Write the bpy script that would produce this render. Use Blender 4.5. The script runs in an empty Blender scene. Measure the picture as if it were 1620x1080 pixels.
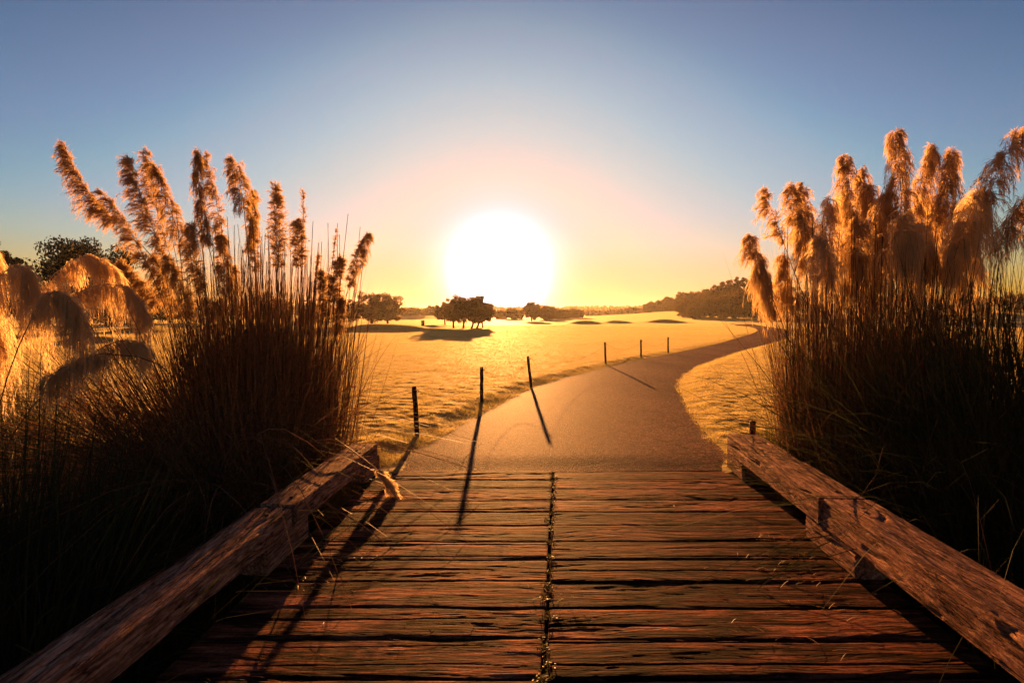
import bpy, math, random
import numpy as np
from mathutils import Vector

sc = bpy.context.scene
col = sc.collection
rng = np.random.default_rng(11)

# ------------------------------------------------------------------ camera
PITCH = math.radians(2.86)
CAM = np.array([0.0, 0.0, 1.4])
cam = bpy.data.cameras.new('camera')
cam_o = bpy.data.objects.new('camera', cam)
col.objects.link(cam_o)
cam.lens = 20.0
cam.sensor_width = 36.0
cam.clip_start = 0.05
cam.clip_end = 5000
cam_o.location = CAM
cam_o.rotation_euler = (math.radians(90) - PITCH, 0, 0)
sc.camera = cam_o

# ------------------------------------------------------------------ exposure, sun, sky
EXPOSURE = 2.3
SUN_EL, SUN_AZ = math.radians(6.9), math.radians(-1.25)
SUN_STRENGTH = 5.0
SUN_COLOR = (1.0, 0.40, 0.10)
SKY_STRENGTH = 0.05
HAZE_DENSITY = 0.00016
sc.view_settings.view_transform = 'Standard'
sc.view_settings.look = 'None'
sc.view_settings.exposure = EXPOSURE
sc.view_settings.gamma = 1.0
sc.render.engine = 'CYCLES'
sc.cycles.use_denoising = True
sc.cycles.max_bounces = 6
sc.cycles.diffuse_bounces = 3
sc.cycles.glossy_bounces = 2
sc.cycles.transmission_bounces = 4
sc.cycles.volume_bounces = 0
sc.cycles.sample_clamp_indirect = 1.2
sc.cycles.sample_clamp_direct = 2.5

SUN_DIR = Vector((math.sin(SUN_AZ) * math.cos(SUN_EL), math.cos(SUN_AZ) * math.cos(SUN_EL), math.sin(SUN_EL)))
sun = bpy.data.lights.new('sun', 'SUN')
sun.energy = SUN_STRENGTH
sun.angle = math.radians(0.55)
sun.color = SUN_COLOR
sun_o = bpy.data.objects.new('sun', sun)
col.objects.link(sun_o)
sun_o.rotation_euler = SUN_DIR.to_track_quat('Z', 'Y').to_euler()
sun_o.location = (0, 0, 40)

world = bpy.data.worlds.new('World')
sc.world = world
world.use_nodes = True


def build_sky():
    nt = world.node_tree
    N, Lk = nt.nodes, nt.links
    bg = N['Background']
    bg.inputs[1].default_value = SKY_STRENGTH
    sk = N.new('ShaderNodeTexSky')
    sk.sky_type = 'NISHITA'
    sk.sun_disc = False
    sk.sun_elevation = SUN_EL
    sk.sun_rotation = SUN_AZ
    sk.dust_density = 1.0
    sc_in = N.new('ShaderNodeVectorMath'); sc_in.operation = 'SCALE'
    sc_in.inputs[3].default_value = 1 / 40
    Lk.new(sk.outputs[0], sc_in.inputs[0])
    cv = N.new('ShaderNodeRGBCurve')
    K = 1 / (SKY_STRENGTH * 2 ** EXPOSURE)           # display-linear 1.0 in sky units

    def setc(c, pts):
        cu = cv.mapping.curves[c]
        pts = [(x / 40, y / 1.2) for x, y in pts]
        cu.points[0].location = pts[0]
        cu.points[1].location = pts[-1]
        for p in pts[1:-1]:
            cu.points.new(*p)
        for p in cu.points:
            p.handle_type = 'VECTOR'
    setc(0, [(0, 0), (1.9, .10), (2.6, .17), (3.7, .225), (5, .35), (7, .45), (9, .55), (13, .70), (17, .87), (24, .97), (45, 1.05)])
    setc(1, [(0, 0), (1.6, .075), (2.4, .165), (3.0, .235), (3.65, .30), (4.5, .41), (6, .51), (7, .565), (10.4, .65), (17, .71), (22, .70), (27, .74), (45, .85)])
    setc(2, [(0, 0), (1.6, .10), (2.5, .23), (2.9, .30), (3.3, .375), (3.7, .45), (4.3, .54), (5.2, .61), (7, .63), (9, .60), (12, .62), (45, .72)])
    cv.mapping.update()
    Lk.new(sc_in.outputs[0], cv.inputs['Color'])
    up = N.new('ShaderNodeVectorMath'); up.operation = 'SCALE'
    up.inputs[3].default_value = 1.2 * K
    Lk.new(cv.outputs[0], up.inputs[0])
    # low dust layer: the blue fades towards the horizon
    tc = N.new('ShaderNodeTexCoord')
    sx = N.new('ShaderNodeSeparateXYZ')
    Lk.new(tc.outputs['Generated'], sx.inputs[0])
    rp = N.new('ShaderNodeValToRGB')
    e = rp.color_ramp.elements
    e[0].position, e[0].color = 0.0, (1.6, 0.76, 0.27, 1)
    e[1].position, e[1].color = 0.50, (0.72, 0.81, 0.90, 1)
    for p_, c_ in ((0.023, (1.5, 0.80, 0.37, 1)), (0.075, (1.3, 0.90, 0.58, 1)), (0.115, (1.12, 1, 0.84, 1)), (0.16, (1.06, 1.0, 0.98, 1)), (0.22, (0.98, 1.01, 1.0, 1)), (0.29, (0.92, 0.99, 1.02, 1)), (0.376, (0.87, 0.94, 0.99, 1))):
        k_ = e.new(p_); k_.color = c_
    Lk.new(sx.outputs[2], rp.inputs[0])
    dm = N.new('ShaderNodeVectorMath'); dm.operation = 'MULTIPLY'
    Lk.new(up.outputs[0], dm.inputs[0]); Lk.new(rp.outputs[0], dm.inputs[1])
    up = dm
    # aureole of the sun in the sky
    nm = N.new('ShaderNodeVectorMath'); nm.operation = 'NORMALIZE'
    Lk.new(tc.outputs['Generated'], nm.inputs[0])
    dt = N.new('ShaderNodeVectorMath'); dt.operation = 'DOT_PRODUCT'
    Lk.new(nm.outputs[0], dt.inputs[0]); dt.inputs[1].default_value = (math.sin(SUN_AZ), math.cos(SUN_AZ), math.sin(math.radians(4.0)))
    ac = N.new('ShaderNodeMath'); ac.operation = 'ARCCOSINE'; ac.use_clamp = False
    Lk.new(dt.outputs['Value'], ac.inputs[0])

    def lobe(a_deg, power, rgb):
        d = N.new('ShaderNodeMath'); d.operation = 'DIVIDE'; d.inputs[1].default_value = math.radians(a_deg)
        Lk.new(ac.outputs[0], d.inputs[0])
        p = N.new('ShaderNodeMath'); p.operation = 'POWER'; p.inputs[1].default_value = power
        Lk.new(d.outputs[0], p.inputs[0])
        m = N.new('ShaderNodeMath'); m.operation = 'MULTIPLY'; m.inputs[1].default_value = -1
        Lk.new(p.outputs[0], m.inputs[0])
        e = N.new('ShaderNodeMath'); e.operation = 'EXPONENT'
        Lk.new(m.outputs[0], e.inputs[0])
        s = N.new('ShaderNodeVectorMath'); s.operation = 'SCALE'
        s.inputs[0].default_value = [c * K for c in rgb]
        Lk.new(e.outputs[0], s.inputs[3])
        return s
    out = up
    for args in [(2.5, 1.2, (1.7, 1.5, 2.5)), (1.6, 2.0, (5, 4, 3))]:
        l = lobe(*args)
        a = N.new('ShaderNodeVectorMath'); a.operation = 'ADD'
        Lk.new(out.outputs[0], a.inputs[0]); Lk.new(l.outputs[0], a.inputs[1])
        out = a
    Lk.new(out.outputs[0], bg.inputs[0])


build_sky()

# ------------------------------------------------------------------ measuring helpers
CP, SP = math.cos(PITCH), math.sin(PITCH)
FW, RT, UP = np.array([0, CP, -SP]), np.array([1.0, 0, 0]), np.array([0, SP, CP])


def at(px, py, depth):
    return CAM + depth * (FW + (px - 810) / 900 * RT + (540 - py) / 900 * UP)


def ground(px, py, z=0.0):
    d = FW + (px - 810) / 900 * RT + (540 - py) / 900 * UP
    return CAM + d * ((z - CAM[2]) / d[2])


# ------------------------------------------------------------------ noise
def _hash(ix, iy, seed):
    h = (ix.astype(np.int64) * 374761393 + iy.astype(np.int64) * 668265263 + seed * 144665) & 0x7fffffff
    h = ((h ^ (h >> 13)) * 1274126177) & 0x7fffffff
    return ((h ^ (h >> 16)) & 0xffff) / 65535.0


def vnoise(x, y, seed=0):
    x0, y0 = np.floor(x), np.floor(y)
    fx, fy = x - x0, y - y0
    fx, fy = fx * fx * (3 - 2 * fx), fy * fy * (3 - 2 * fy)
    a, b = _hash(x0, y0, seed), _hash(x0 + 1, y0, seed)
    c, d = _hash(x0, y0 + 1, seed), _hash(x0 + 1, y0 + 1, seed)
    return (a + (b - a) * fx) * (1 - fy) + (c + (d - c) * fx) * fy - 0.5


def fbm(x, y, seed=0, octv=4):
    s, a = 0, 1.0
    for o in range(octv):
        s = s + a * vnoise(x * 2 ** o + 17.3 * o, y * 2 ** o + 9.1 * o, seed + o)
        a *= 0.5
    return s


def sstep(a, b, x):
    t = np.clip((x - a) / (b - a), 0, 1)
    return t * t * (3 - 2 * t)


# ------------------------------------------------------------------ mesh building
class MB:
    def __init__(self):
        self.v, self.f, self.n = [], [], 0

    def add(self, verts, faces):
        verts = np.asarray(verts, float).reshape(-1, 3)
        self.v.append(verts)
        for fa in (faces if isinstance(faces, list) else [faces]):
            self.f.append(np.asarray(fa, np.int64) + self.n)
        self.n += len(verts)

    def ribbons(self, P, W, side):
        """P (N,K,3) centre lines, W (N,K) half widths, side (N,3) or (N,K,3)"""
        N, K, _ = P.shape
        if side.ndim == 2:
            side = np.repeat(side[:, None, :], K, 1)
        V = np.stack([P - side * W[..., None], P + side * W[..., None]], 2)   # N,K,2,3
        idx = np.arange(N * K * 2).reshape(N, K, 2)
        q = np.stack([idx[:, :-1, 0], idx[:, :-1, 1], idx[:, 1:, 1], idx[:, 1:, 0]], -1).reshape(-1, 4)
        self.add(V.reshape(-1, 3), q)

    def tube(self, pts, rad, sides=6, cap=True):
        pts = np.asarray(pts, float)
        rad = np.broadcast_to(np.asarray(rad, float), (len(pts),))
        t = np.gradient(pts, axis=0)
        t /= np.linalg.norm(t, axis=1)[:, None] + 1e-9
        ref = np.array([0.3, 1, 0.2]) if abs(t[:, 1]).mean() < 0.8 else np.array([1, 0.1, 0.2])
        u = np.cross(t, ref); u /= np.linalg.norm(u, axis=1)[:, None]
        w = np.cross(t, u)
        a = np.arange(sides) / sides * 2 * np.pi
        ring = u[:, None] * np.cos(a)[None, :, None] + w[:, None] * np.sin(a)[None, :, None]
        V = pts[:, None] + ring * rad[:, None, None]
        idx = np.arange(len(pts) * sides).reshape(len(pts), sides)
        nx = np.roll(idx, -1, 1)
        q = np.stack([idx[:-1], nx[:-1], nx[1:], idx[1:]], -1).reshape(-1, 4)
        fs = [q]
        if cap:
            fs += [idx[0][::-1][None], idx[-1][None]]
        self.add(V.reshape(-1, 3), fs)

    def box(self, c, s, rz=0.0):
        x, y, z = np.array(s) / 2
        v = np.array([[a, b, d] for a in (-x, x) for b in (-y, y) for d in (-z, z)])
        cr, sr = math.cos(rz), math.sin(rz)
        v = np.stack([v[:, 0] * cr - v[:, 1] * sr, v[:, 0] * sr + v[:, 1] * cr, v[:, 2]], 1) + np.array(c)
        self.add(v, [[0, 1, 3, 2], [4, 6, 7, 5], [0, 4, 5, 1], [2, 3, 7, 6], [0, 2, 6, 4], [1, 5, 7, 3]])

    def grid(self, V):
        h, w = V.shape[:2]
        idx = np.arange(h * w).reshape(h, w)
        q = np.stack([idx[:-1, :-1], idx[:-1, 1:], idx[1:, 1:], idx[1:, :-1]], -1).reshape(-1, 4)
        self.add(V.reshape(-1, 3), q)

    def mesh(self, name, mat, smooth=False):
        me = bpy.data.meshes.new(name)
        V = np.concatenate(self.v).astype(np.float32)
        tot = [np.full(len(f), f.shape[1], np.int32) for f in map(np.atleast_2d, self.f)]
        loops = np.concatenate([np.atleast_2d(f).ravel() for f in self.f]).astype(np.int32)
        tot = np.concatenate(tot)
        start = np.concatenate([[0], np.cumsum(tot)[:-1]]).astype(np.int32)
        me.vertices.add(len(V)); me.vertices.foreach_set('co', V.ravel())
        me.loops.add(len(loops)); me.loops.foreach_set('vertex_index', loops)
        me.polygons.add(len(tot)); me.polygons.foreach_set('loop_start', start)
        me.polygons.foreach_set('loop_total', tot)
        if smooth:
            me.polygons.foreach_set('use_smooth', np.ones(len(tot), bool))
        me.update(calc_edges=True)
        me.materials.append(mat)
        return me

    def build(self, name, mat, parent=None, smooth=False):
        o = bpy.data.objects.new(name, self.mesh(name, mat, smooth))
        col.objects.link(o)
        if parent is not None:
            o.parent = parent
            o.matrix_parent_inverse = parent.matrix_world.inverted()
            o.location = -parent.location if parent.type == 'EMPTY' else (0, 0, 0)
            o.matrix_parent_inverse.identity()
        return o


def tag(o, label=None, cat=None, group=None, kind=None):
    for k, v in (('label', label), ('category', cat), ('group', group), ('kind', kind)):
        if v:
            o[k] = v
    return o


def empty(name, loc):
    o = bpy.data.objects.new(name, None)
    o.empty_display_size = 0.1
    col.objects.link(o)
    o.location = loc
    return o


# ------------------------------------------------------------------ materials
def mat_new(name):
    m = bpy.data.materials.new(name)
    m.use_nodes = True
    nt = m.node_tree
    nt.nodes.clear()
    out = nt.nodes.new('ShaderNodeOutputMaterial')
    return m, nt, nt.nodes, nt.links, out


def n_noise(nt, scale, detail=4, rough=0.55, vec=None, dist=0.0):
    n = nt.nodes.new('ShaderNodeTexNoise')
    n.inputs['Scale'].default_value = scale
    n.inputs['Detail'].default_value = detail
    n.inputs['Roughness'].default_value = rough
    n.inputs['Distortion'].default_value = dist
    if vec is not None:
        nt.links.new(vec, n.inputs['Vector'])
    return n


def n_map(nt, scale):
    tc = nt.nodes.new('ShaderNodeTexCoord')
    mp = nt.nodes.new('ShaderNodeMapping')
    mp.inputs['Scale'].default_value = scale
    nt.links.new(tc.outputs['Object'], mp.inputs['Vector'])
    return mp.outputs[0]


def n_ramp(nt, src, stops):
    r = nt.nodes.new('ShaderNodeValToRGB')
    e = r.color_ramp.elements
    e[0].position, e[0].color = stops[0][0], (*stops[0][1], 1)
    e[1].position, e[1].color = stops[-1][0], (*stops[-1][1], 1)
    for p, c in stops[1:-1]:
        k = e.new(p); k.color = (*c, 1)
    nt.links.new(src, r.inputs[0])
    return r.outputs[0]


def n_mix(nt, fac, a, b, mode='MIX'):
    m = nt.nodes.new('ShaderNodeMix')
    m.data_type = 'RGBA'; m.blend_type = mode
    if hasattr(fac, 'links'):
        nt.links.new(fac, m.inputs[0])
    else:
        m.inputs[0].default_value = fac
    for v, i in ((a, 6), (b, 7)):
        if hasattr(v, 'links'):
            nt.links.new(v, m.inputs[i])
        else:
            m.inputs[i].default_value = (*v, 1)
    return m.outputs[2]


def n_bump(nt, src, strength, dist, prev=None):
    b = nt.nodes.new('ShaderNodeBump')
    b.inputs['Strength'].default_value = strength
    b.inputs['Distance'].default_value = dist
    nt.links.new(src, b.inputs['Height'])
    if prev is not None:
        nt.links.new(prev, b.inputs['Normal'])
    return b.outputs[0]


def mat_wood(name, grain, dark, mid, pale, rough=0.75, spec=0.01, plank=0.0, stain=0.95, spot=0.8):
    """weathered timber; grain = axis the fibres run along (0 x, 1 y)"""
    m, nt, N, L, out = mat_new(name)
    s1 = (3.5, 46, 46) if grain == 0 else (70, 8.0, 70)
    s2 = (1.6, 9, 9) if grain == 0 else (14, 2.6, 14)
    v1, v2, tint = n_map(nt, s1), n_map(nt, s2), None
    if plank:
        tc = N.new('ShaderNodeTexCoord')
        sp = N.new('ShaderNodeSeparateXYZ'); L.new(tc.outputs['Object'], sp.inputs[0])

        def mth(op, a, b):
            k = N.new('ShaderNodeMath'); k.operation = op
            for q, v in enumerate((a, b)):
                if hasattr(v, 'links'):
                    L.new(v, k.inputs[q])
                else:
                    k.inputs[q].default_value = v
            return k.outputs[0]
        row = mth('FLOOR', mth('DIVIDE', mth('SUBTRACT', 5.041, sp.outputs[1]), plank), 0)
        half = mth('GREATER_THAN', mth('SUBTRACT', sp.outputs[0], mth('MULTIPLY', sp.outputs[1], 0.084)), -0.0525)
        wn = N.new('ShaderNodeTexWhiteNoise'); wn.noise_dimensions = '1D'
        L.new(mth('ADD', row, mth('MULTIPLY', half, 57.3)), wn.inputs['W'])
        tint = n_ramp(nt, wn.outputs['Value'], [(0, (0.40, 0.37, 0.37)), (0.5, (0.85, 0.80, 0.78)), (1, (1.3, 1.25, 1.2))])

        def shift(v):
            a = N.new('ShaderNodeVectorMath'); a.operation = 'ADD'
            L.new(v, a.inputs[0])
            sc_ = N.new('ShaderNodeVectorMath'); sc_.operation = 'SCALE'; sc_.inputs[3].default_value = 40
            L.new(wn.outputs['Color'], sc_.inputs[0]); L.new(sc_.outputs[0], a.inputs[1])
            return a.outputs[0]
        v1, v2 = shift(v1), shift(v2)
    f = n_noise(nt, 1, 7, 0.62, v1, 0.5)
    b = n_noise(nt, 1, 6, 0.65, v2, 0.8)
    fine = n_noise(nt, 1, 3, 0.6, n_map(nt, (14, 230, 230) if grain == 0 else (230, 14, 230)))
    spk = n_noise(nt, 1, 4, 0.7, n_map(nt, (55, 90, 90) if grain == 0 else (90, 55, 90)))
    chk = n_noise(nt, 1, 4, 0.55, n_map(nt, (1.1, 17, 17) if grain == 0 else (24, 1.6, 24)), 0.6)
    c1 = n_ramp(nt, f.outputs[0], [(0.30, dark), (0.52, mid), (0.75, pale)])
    st = n_ramp(nt, b.outputs[0], [(0.43, (0.08, 0.07, 0.065)), (0.50, (0.5, 0.47, 0.45)), (0.58, (1.05, 1, 1))])
    c2 = n_mix(nt, stain, c1, st, 'MULTIPLY')
    sk = n_ramp(nt, spk.outputs[0], [(0.34, (0.45, 0.42, 0.4)), (0.52, (1, 1, 1)), (0.72, (1.35, 1.3, 1.25))])
    c2 = n_mix(nt, spot, c2, sk, 'MULTIPLY')
    ck = n_ramp(nt, chk.outputs[0], [(0.475, (1, 1, 1)), (0.498, (0.12, 0.1, 0.1)), (0.502, (0.12, 0.1, 0.1)), (0.525, (1, 1, 1))])
    c2 = n_mix(nt, 0.85, c2, ck, 'MULTIPLY')
    if tint is not None:
        c2 = n_mix(nt, 1.0, c2, tint, 'MULTIPLY')
    p = N.new('ShaderNodeBsdfPrincipled')
    L.new(c2, p.inputs['Base Color'])
    p.inputs['Roughness'].default_value = rough
    p.inputs['Specular IOR Level'].default_value = spec
    nb = n_bump(nt, f.outputs[0], 1.0, 0.010)
    nb = n_bump(nt, fine.outputs[0], 0.5, 0.0015, nb)
    nb = n_bump(nt, spk.outputs[0], 0.5, 0.004, nb)
    nb = n_bump(nt, ck, 0.6, 0.006, nb)
    L.new(nb, p.inputs['Normal'])
    L.new(p.outputs[0], out.inputs[0])
    return m


def mat_leafy(name, cols, trans=0.35, tcol=None, rough=0.5, spec=0.2, scale=6.0, gloss=True):
    m, nt, N, L, out = mat_new(name)
    v = n_noise(nt, 1, 3, 0.6, n_map(nt, (scale,) * 3))
    stops = [(0.3 + 0.4 * i / (len(cols) - 1), k) for i, k in enumerate(cols)]
    c = n_ramp(nt, v.outputs[0], stops)
    p = N.new('ShaderNodeBsdfPrincipled')
    L.new(c, p.inputs['Base Color'])
    p.inputs['Roughness'].default_value = rough
    p.inputs['Specular IOR Level'].default_value = spec
    t = N.new('ShaderNodeBsdfTranslucent')
    if tcol:
        t.inputs[0].default_value = (*tcol, 1)
    else:
        L.new(c, t.inputs[0])
    x = N.new('ShaderNodeMixShader')
    x.inputs[0].default_value = trans
    L.new(p.outputs[0], x.inputs[1]); L.new(t.outputs[0], x.inputs[2])
    L.new(x.outputs[0], out.inputs[0])
    return m


M = {}
M['deck'] = mat_wood('deck_wood', 0, (0.03, 0.010, 0.007), (0.20, 0.075, 0.048), (0.42, 0.18, 0.115), spec=0.008, plank=0.2635)
M['beam'] = mat_wood('beam_wood', 1, (0.05, 0.024, 0.015), (0.36, 0.17, 0.10), (0.68, 0.43, 0.29), 0.8, stain=0.4, spot=0.45)
M['post'] = mat_wood('post_wood', 1, (0.03, 0.015, 0.008), (0.08, 0.04, 0.02), (0.14, 0.08, 0.05), 0.75)
M['plume'] = mat_leafy('plume_hair', ((0.19, 0.10, 0.048), (0.40, 0.25, 0.12)), 0.52, (0.50, 0.33, 0.14), 0.6, 0.15, 9)
M['plume_pale'] = mat_leafy('pale_plume_hair', ((0.42, 0.31, 0.17), (0.68, 0.53, 0.32)), 0.66, (0.76, 0.57, 0.32), 0.6, 0.15, 9)
M['plume_gold'] = mat_leafy('golden_plume_hair', ((0.28, 0.165, 0.085), (0.54, 0.37, 0.20)), 0.55, (0.62, 0.43, 0.20), 0.6, 0.1, 9)
M['stalk'] = mat_leafy('reed_stalk', ((0.05, 0.022, 0.012), (0.15, 0.075, 0.035)), 0.15, None, 0.6, 0.08, 12)
M['leaf'] = mat_leafy('pampas_leaf', ((0.05, 0.021, 0.012), (0.22, 0.088, 0.044), (0.075, 0.06, 0.022), (0.26, 0.13, 0.065)), 0.2, None, 0.6, 0.06, 14)
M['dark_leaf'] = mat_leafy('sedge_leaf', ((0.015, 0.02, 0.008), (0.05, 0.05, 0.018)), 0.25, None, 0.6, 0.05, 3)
M['straw'] = mat_leafy('dry_straw', ((0.16, 0.085, 0.035), (0.32, 0.19, 0.09)), 0.3, None, 0.6, 0.2, 20)
M['moss'] = mat_leafy('moss_leaf', ((0.05, 0.05, 0.012), (0.12, 0.10, 0.03)), 0.3, None, 0.6, 0.2, 30)
M['blade'] = mat_leafy('turf_blade', ((0.34, 0.28, 0.09), (0.50, 0.39, 0.15)), 0.6, None, 0.6, 0.1, 2)
M['crown'] = mat_leafy('tree_leaf', ((0.035, 0.036, 0.014), (0.10, 0.08, 0.03)), 0.55, (0.15, 0.085, 0.025), 0.7, 0.05, 0.5)
M['pine'] = mat_leafy('pine_needle', ((0.010, 0.014, 0.006), (0.030, 0.032, 0.012)), 0.06, None, 0.7, 0.05, 0.7)
M['bark'] = mat_wood('tree_bark', 1, (0.02, 0.012, 0.008), (0.07, 0.045, 0.03), (0.12, 0.08, 0.06), 0.85, 0.2)
M['soil'] = mat_wood('seam_soil', 1, (0.03, 0.016, 0.01), (0.09, 0.05, 0.03), (0.18, 0.11, 0.06), 0.9)
M['red'] = mat_wood('red_painted_wood', 1, (0.10, 0.012, 0.008), (0.25, 0.03, 0.02), (0.35, 0.06, 0.04), 0.6)
M['rope'] = mat_wood('rope_fibre', 0, (0.04, 0.025, 0.015), (0.14, 0.09, 0.05), (0.25, 0.17, 0.1), 0.8)
M['render_wall'] = mat_wood('plaster_wall', 1, (0.25, 0.2, 0.15), (0.3, 0.25, 0.2), (0.35, 0.3, 0.25), 0.9)
M['glass'] = mat_wood('window_glass', 1, (0.02, 0.02, 0.02), (0.03, 0.03, 0.03), (0.04, 0.04, 0.04), 0.15)


def mat_ground():
    m, nt, N, L, out = mat_new('turf_ground')
    v1 = n_noise(nt, 1, 5, 0.6, n_map(nt, (0.25,) * 3))
    v2 = n_noise(nt, 1, 4, 0.65, n_map(nt, (9,) * 3))
    c1 = n_ramp(nt, v1.outputs[0], [(0.3, (0.16, 0.13, 0.04)), (0.7, (0.25, 0.19, 0.065))])
    c2 = n_ramp(nt, v2.outputs[0], [(0.3, (0.5, 0.5, 0.45)), (0.6, (1, 1, 1))])
    turf = n_mix(nt, 0.8, c1, c2, 'MULTIPLY')
    geo = N.new('ShaderNodeNewGeometry')
    sep = N.new('ShaderNodeSeparateXYZ')
    L.new(geo.outputs['Position'], sep.inputs[0])
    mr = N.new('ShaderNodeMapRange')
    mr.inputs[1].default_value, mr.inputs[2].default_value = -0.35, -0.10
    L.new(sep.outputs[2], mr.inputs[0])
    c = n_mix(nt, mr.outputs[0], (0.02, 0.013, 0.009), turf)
    p = N.new('ShaderNodeBsdfPrincipled')
    L.new(c, p.inputs['Base Color'])
    p.inputs['Roughness'].default_value = 0.75
    p.inputs['Specular IOR Level'].default_value = 0.012
    sh = N.new('ShaderNodeMath'); sh.operation = 'MULTIPLY'; sh.inputs[1].default_value = 0.22
    L.new(mr.outputs[0], sh.inputs[0])
    L.new(sh.outputs[0], p.inputs['Sheen Weight'])
    p.inputs['Sheen Roughness'].default_value = 0.35
    p.inputs['Sheen Tint'].default_value = (1.0, 0.8, 0.35, 1)
    nb = n_bump(nt, v2.outputs[0], 0.8, 0.03)
    fn = n_noise(nt, 1, 2, 0.6, n_map(nt, (70,) * 3))
    nb = n_bump(nt, fn.outputs[0], 0.6, 0.01, nb)
    L.new(nb, p.inputs['Normal'])
    L.new(p.outputs[0], out.inputs[0])
    return m


def mat_asphalt():
    m, nt, N, L, out = mat_new('asphalt')
    a = n_noise(nt, 1, 3, 0.6, n_map(nt, (110,) * 3))
    b = n_noise(nt, 1, 5, 0.6, n_map(nt, (0.8, 0.35, 1)))
    vo = N.new('ShaderNodeTexVoronoi'); vo.inputs['Scale'].default_value = 75
    L.new(n_map(nt, (1, 1, 1)), vo.inputs['Vector'])
    c1 = n_ramp(nt, a.outputs[0], [(0.3, (0.075, 0.038, 0.027)), (0.7, (0.165, 0.086, 0.062))])
    c2 = n_ramp(nt, b.outputs[0], [(0.3, (0.55, 0.53, 0.51)), (0.65, (1.0, 1.0, 1.0))])
    sv = N.new('ShaderNodeSeparateColor')
    L.new(vo.outputs['Color'], sv.inputs[0])
    c3 = n_ramp(nt, sv.outputs[0], [(0.0, (0.30, 0.30, 0.30)), (0.6, (0.95, 0.95, 0.95)), (1.0, (2.6, 2.5, 2.4))])
    c = n_mix(nt, 1.0, n_mix(nt, 1.0, c1, c2, 'MULTIPLY'), c3, 'MULTIPLY')
    p = N.new('ShaderNodeBsdfPrincipled')
    L.new(c, p.inputs['Base Color'])
    p.inputs['Roughness'].default_value = 0.7
    p.inputs['Specular IOR Level'].default_value = 0.004
    nb = n_bump(nt, vo.outputs['Distance'], 0.7, 0.008)
    nb = n_bump(nt, a.outputs[0], 0.5, 0.004, nb)
    L.new(nb, p.inputs['Normal'])
    L.new(p.outputs[0], out.inputs[0])
    return m


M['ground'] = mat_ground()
M['asphalt'] = mat_asphalt()

# ------------------------------------------------------------------ path outline (left edge, right edge)
PAIRS = [((612, 746), (1160, 741)), ((655, 718), (1140, 718)), ((700, 692), (1115, 693)), ((765, 655), (1088, 656)),
         ((805, 635), (1076, 632)), ((840, 617), (1070, 610)), ((900, 597), (1078, 594)), ((960, 581), (1098, 581)),
         ((1020, 568), (1130, 569)), ((1080, 556), (1170, 556)), ((1130, 545), (1212, 545)), ((1170, 534), (1245, 535)),
         ((1192, 527), (1252, 527)), ((1198, 521.5), (1240, 521)), ((1185, 517.5), (1224, 518)), ((1163, 515.4), (1206, 515.2)),
         ((1163, 513.3), (1199, 513.4)), ((1185, 511.4), (1204, 511.8)), ((1215, 509.8), (1222, 510.4))]


def catmull(P, n=6):
    P = np.asarray(P, float)
    Q = np.concatenate([[2 * P[0] - P[1]], P, [2 * P[-1] - P[-2]]])
    o = []
    for i in range(1, len(Q) - 2):
        for t in np.arange(n) / n:
            a, b, c, d = Q[i - 1], Q[i], Q[i + 1], Q[i + 2]
            o.append(0.5 * (2 * b + (c - a) * t + (2 * a - 5 * b + 4 * c - d) * t * t + (3 * b - a - 3 * c + d) * t ** 3))
    o.append(P[-1])
    return np.array(o)


EL = np.array([ground(*p)[:2] for p in catmull([a for a, b in PAIRS])])
ER = np.array([ground(*p)[:2] for p in catmull([b for a, b in PAIRS])])
POLY = np.concatenate([EL[:1] - [0.03, 0.4], EL, ER[::-1], ER[:1] - [0.03, 0.4]])


def path_dist(x, y):
    """signed distance to the path outline, negative inside"""
    sh = x.shape
    x, y = x.ravel(), y.ravel()
    d = np.full(x.shape, 99.0)
    near = (y > 3.5) & (y < 90) & (x > -4) & (x < 45)
    xi, yi = x[near], y[near]
    best = np.full(xi.shape, 1e9)
    ins = np.zeros(xi.shape, bool)
    n = len(POLY)
    for i in range(n):
        ax, ay = POLY[i]; bx, by = POLY[(i + 1) % n]
        dx, dy = bx - ax, by - ay
        t = np.clip(((xi - ax) * dx + (yi - ay) * dy) / (dx * dx + dy * dy + 1e-12), 0, 1)
        best = np.minimum(best, (xi - ax - t * dx) ** 2 + (yi - ay - t * dy) ** 2)
        cr = ((ay > yi) != (by > yi)) & (xi < (bx - ax) * (yi - ay) / (by - ay + 1e-12) + ax)
        ins ^= cr
    d[near] = np.sqrt(best) * np.where(ins, -1, 1)
    return d.reshape(sh)


# mounds: px of centre, py of foot, half width px, height m, depth m
MOUNDS = [(600, 527, 75, 0.85, 3.0), (675, 521, 30, 0.35, 3.0), (930, 514.6, 32, 0.6, 3.0),
          (985, 513.6, 26, 0.6, 3.0), (1062, 512.6, 44, 0.7, 3.2),
          (650, 506, 60, 1.3, 10), (1010, 502.5, 60, 1.2, 25), (1060, 500.5, 50, 2.2, 40),
          (100, 548, 60, 0.45, 2.0), (180, 530, 50, 0.6, 3.0)]
HILLS = [(62, 150, 34, 30, 1.7), (95, 130, 40, 40, 5.0), (60, 420, 150, 70, 3.0), (-200, 500, 200, 60, 3.0)]


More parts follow.
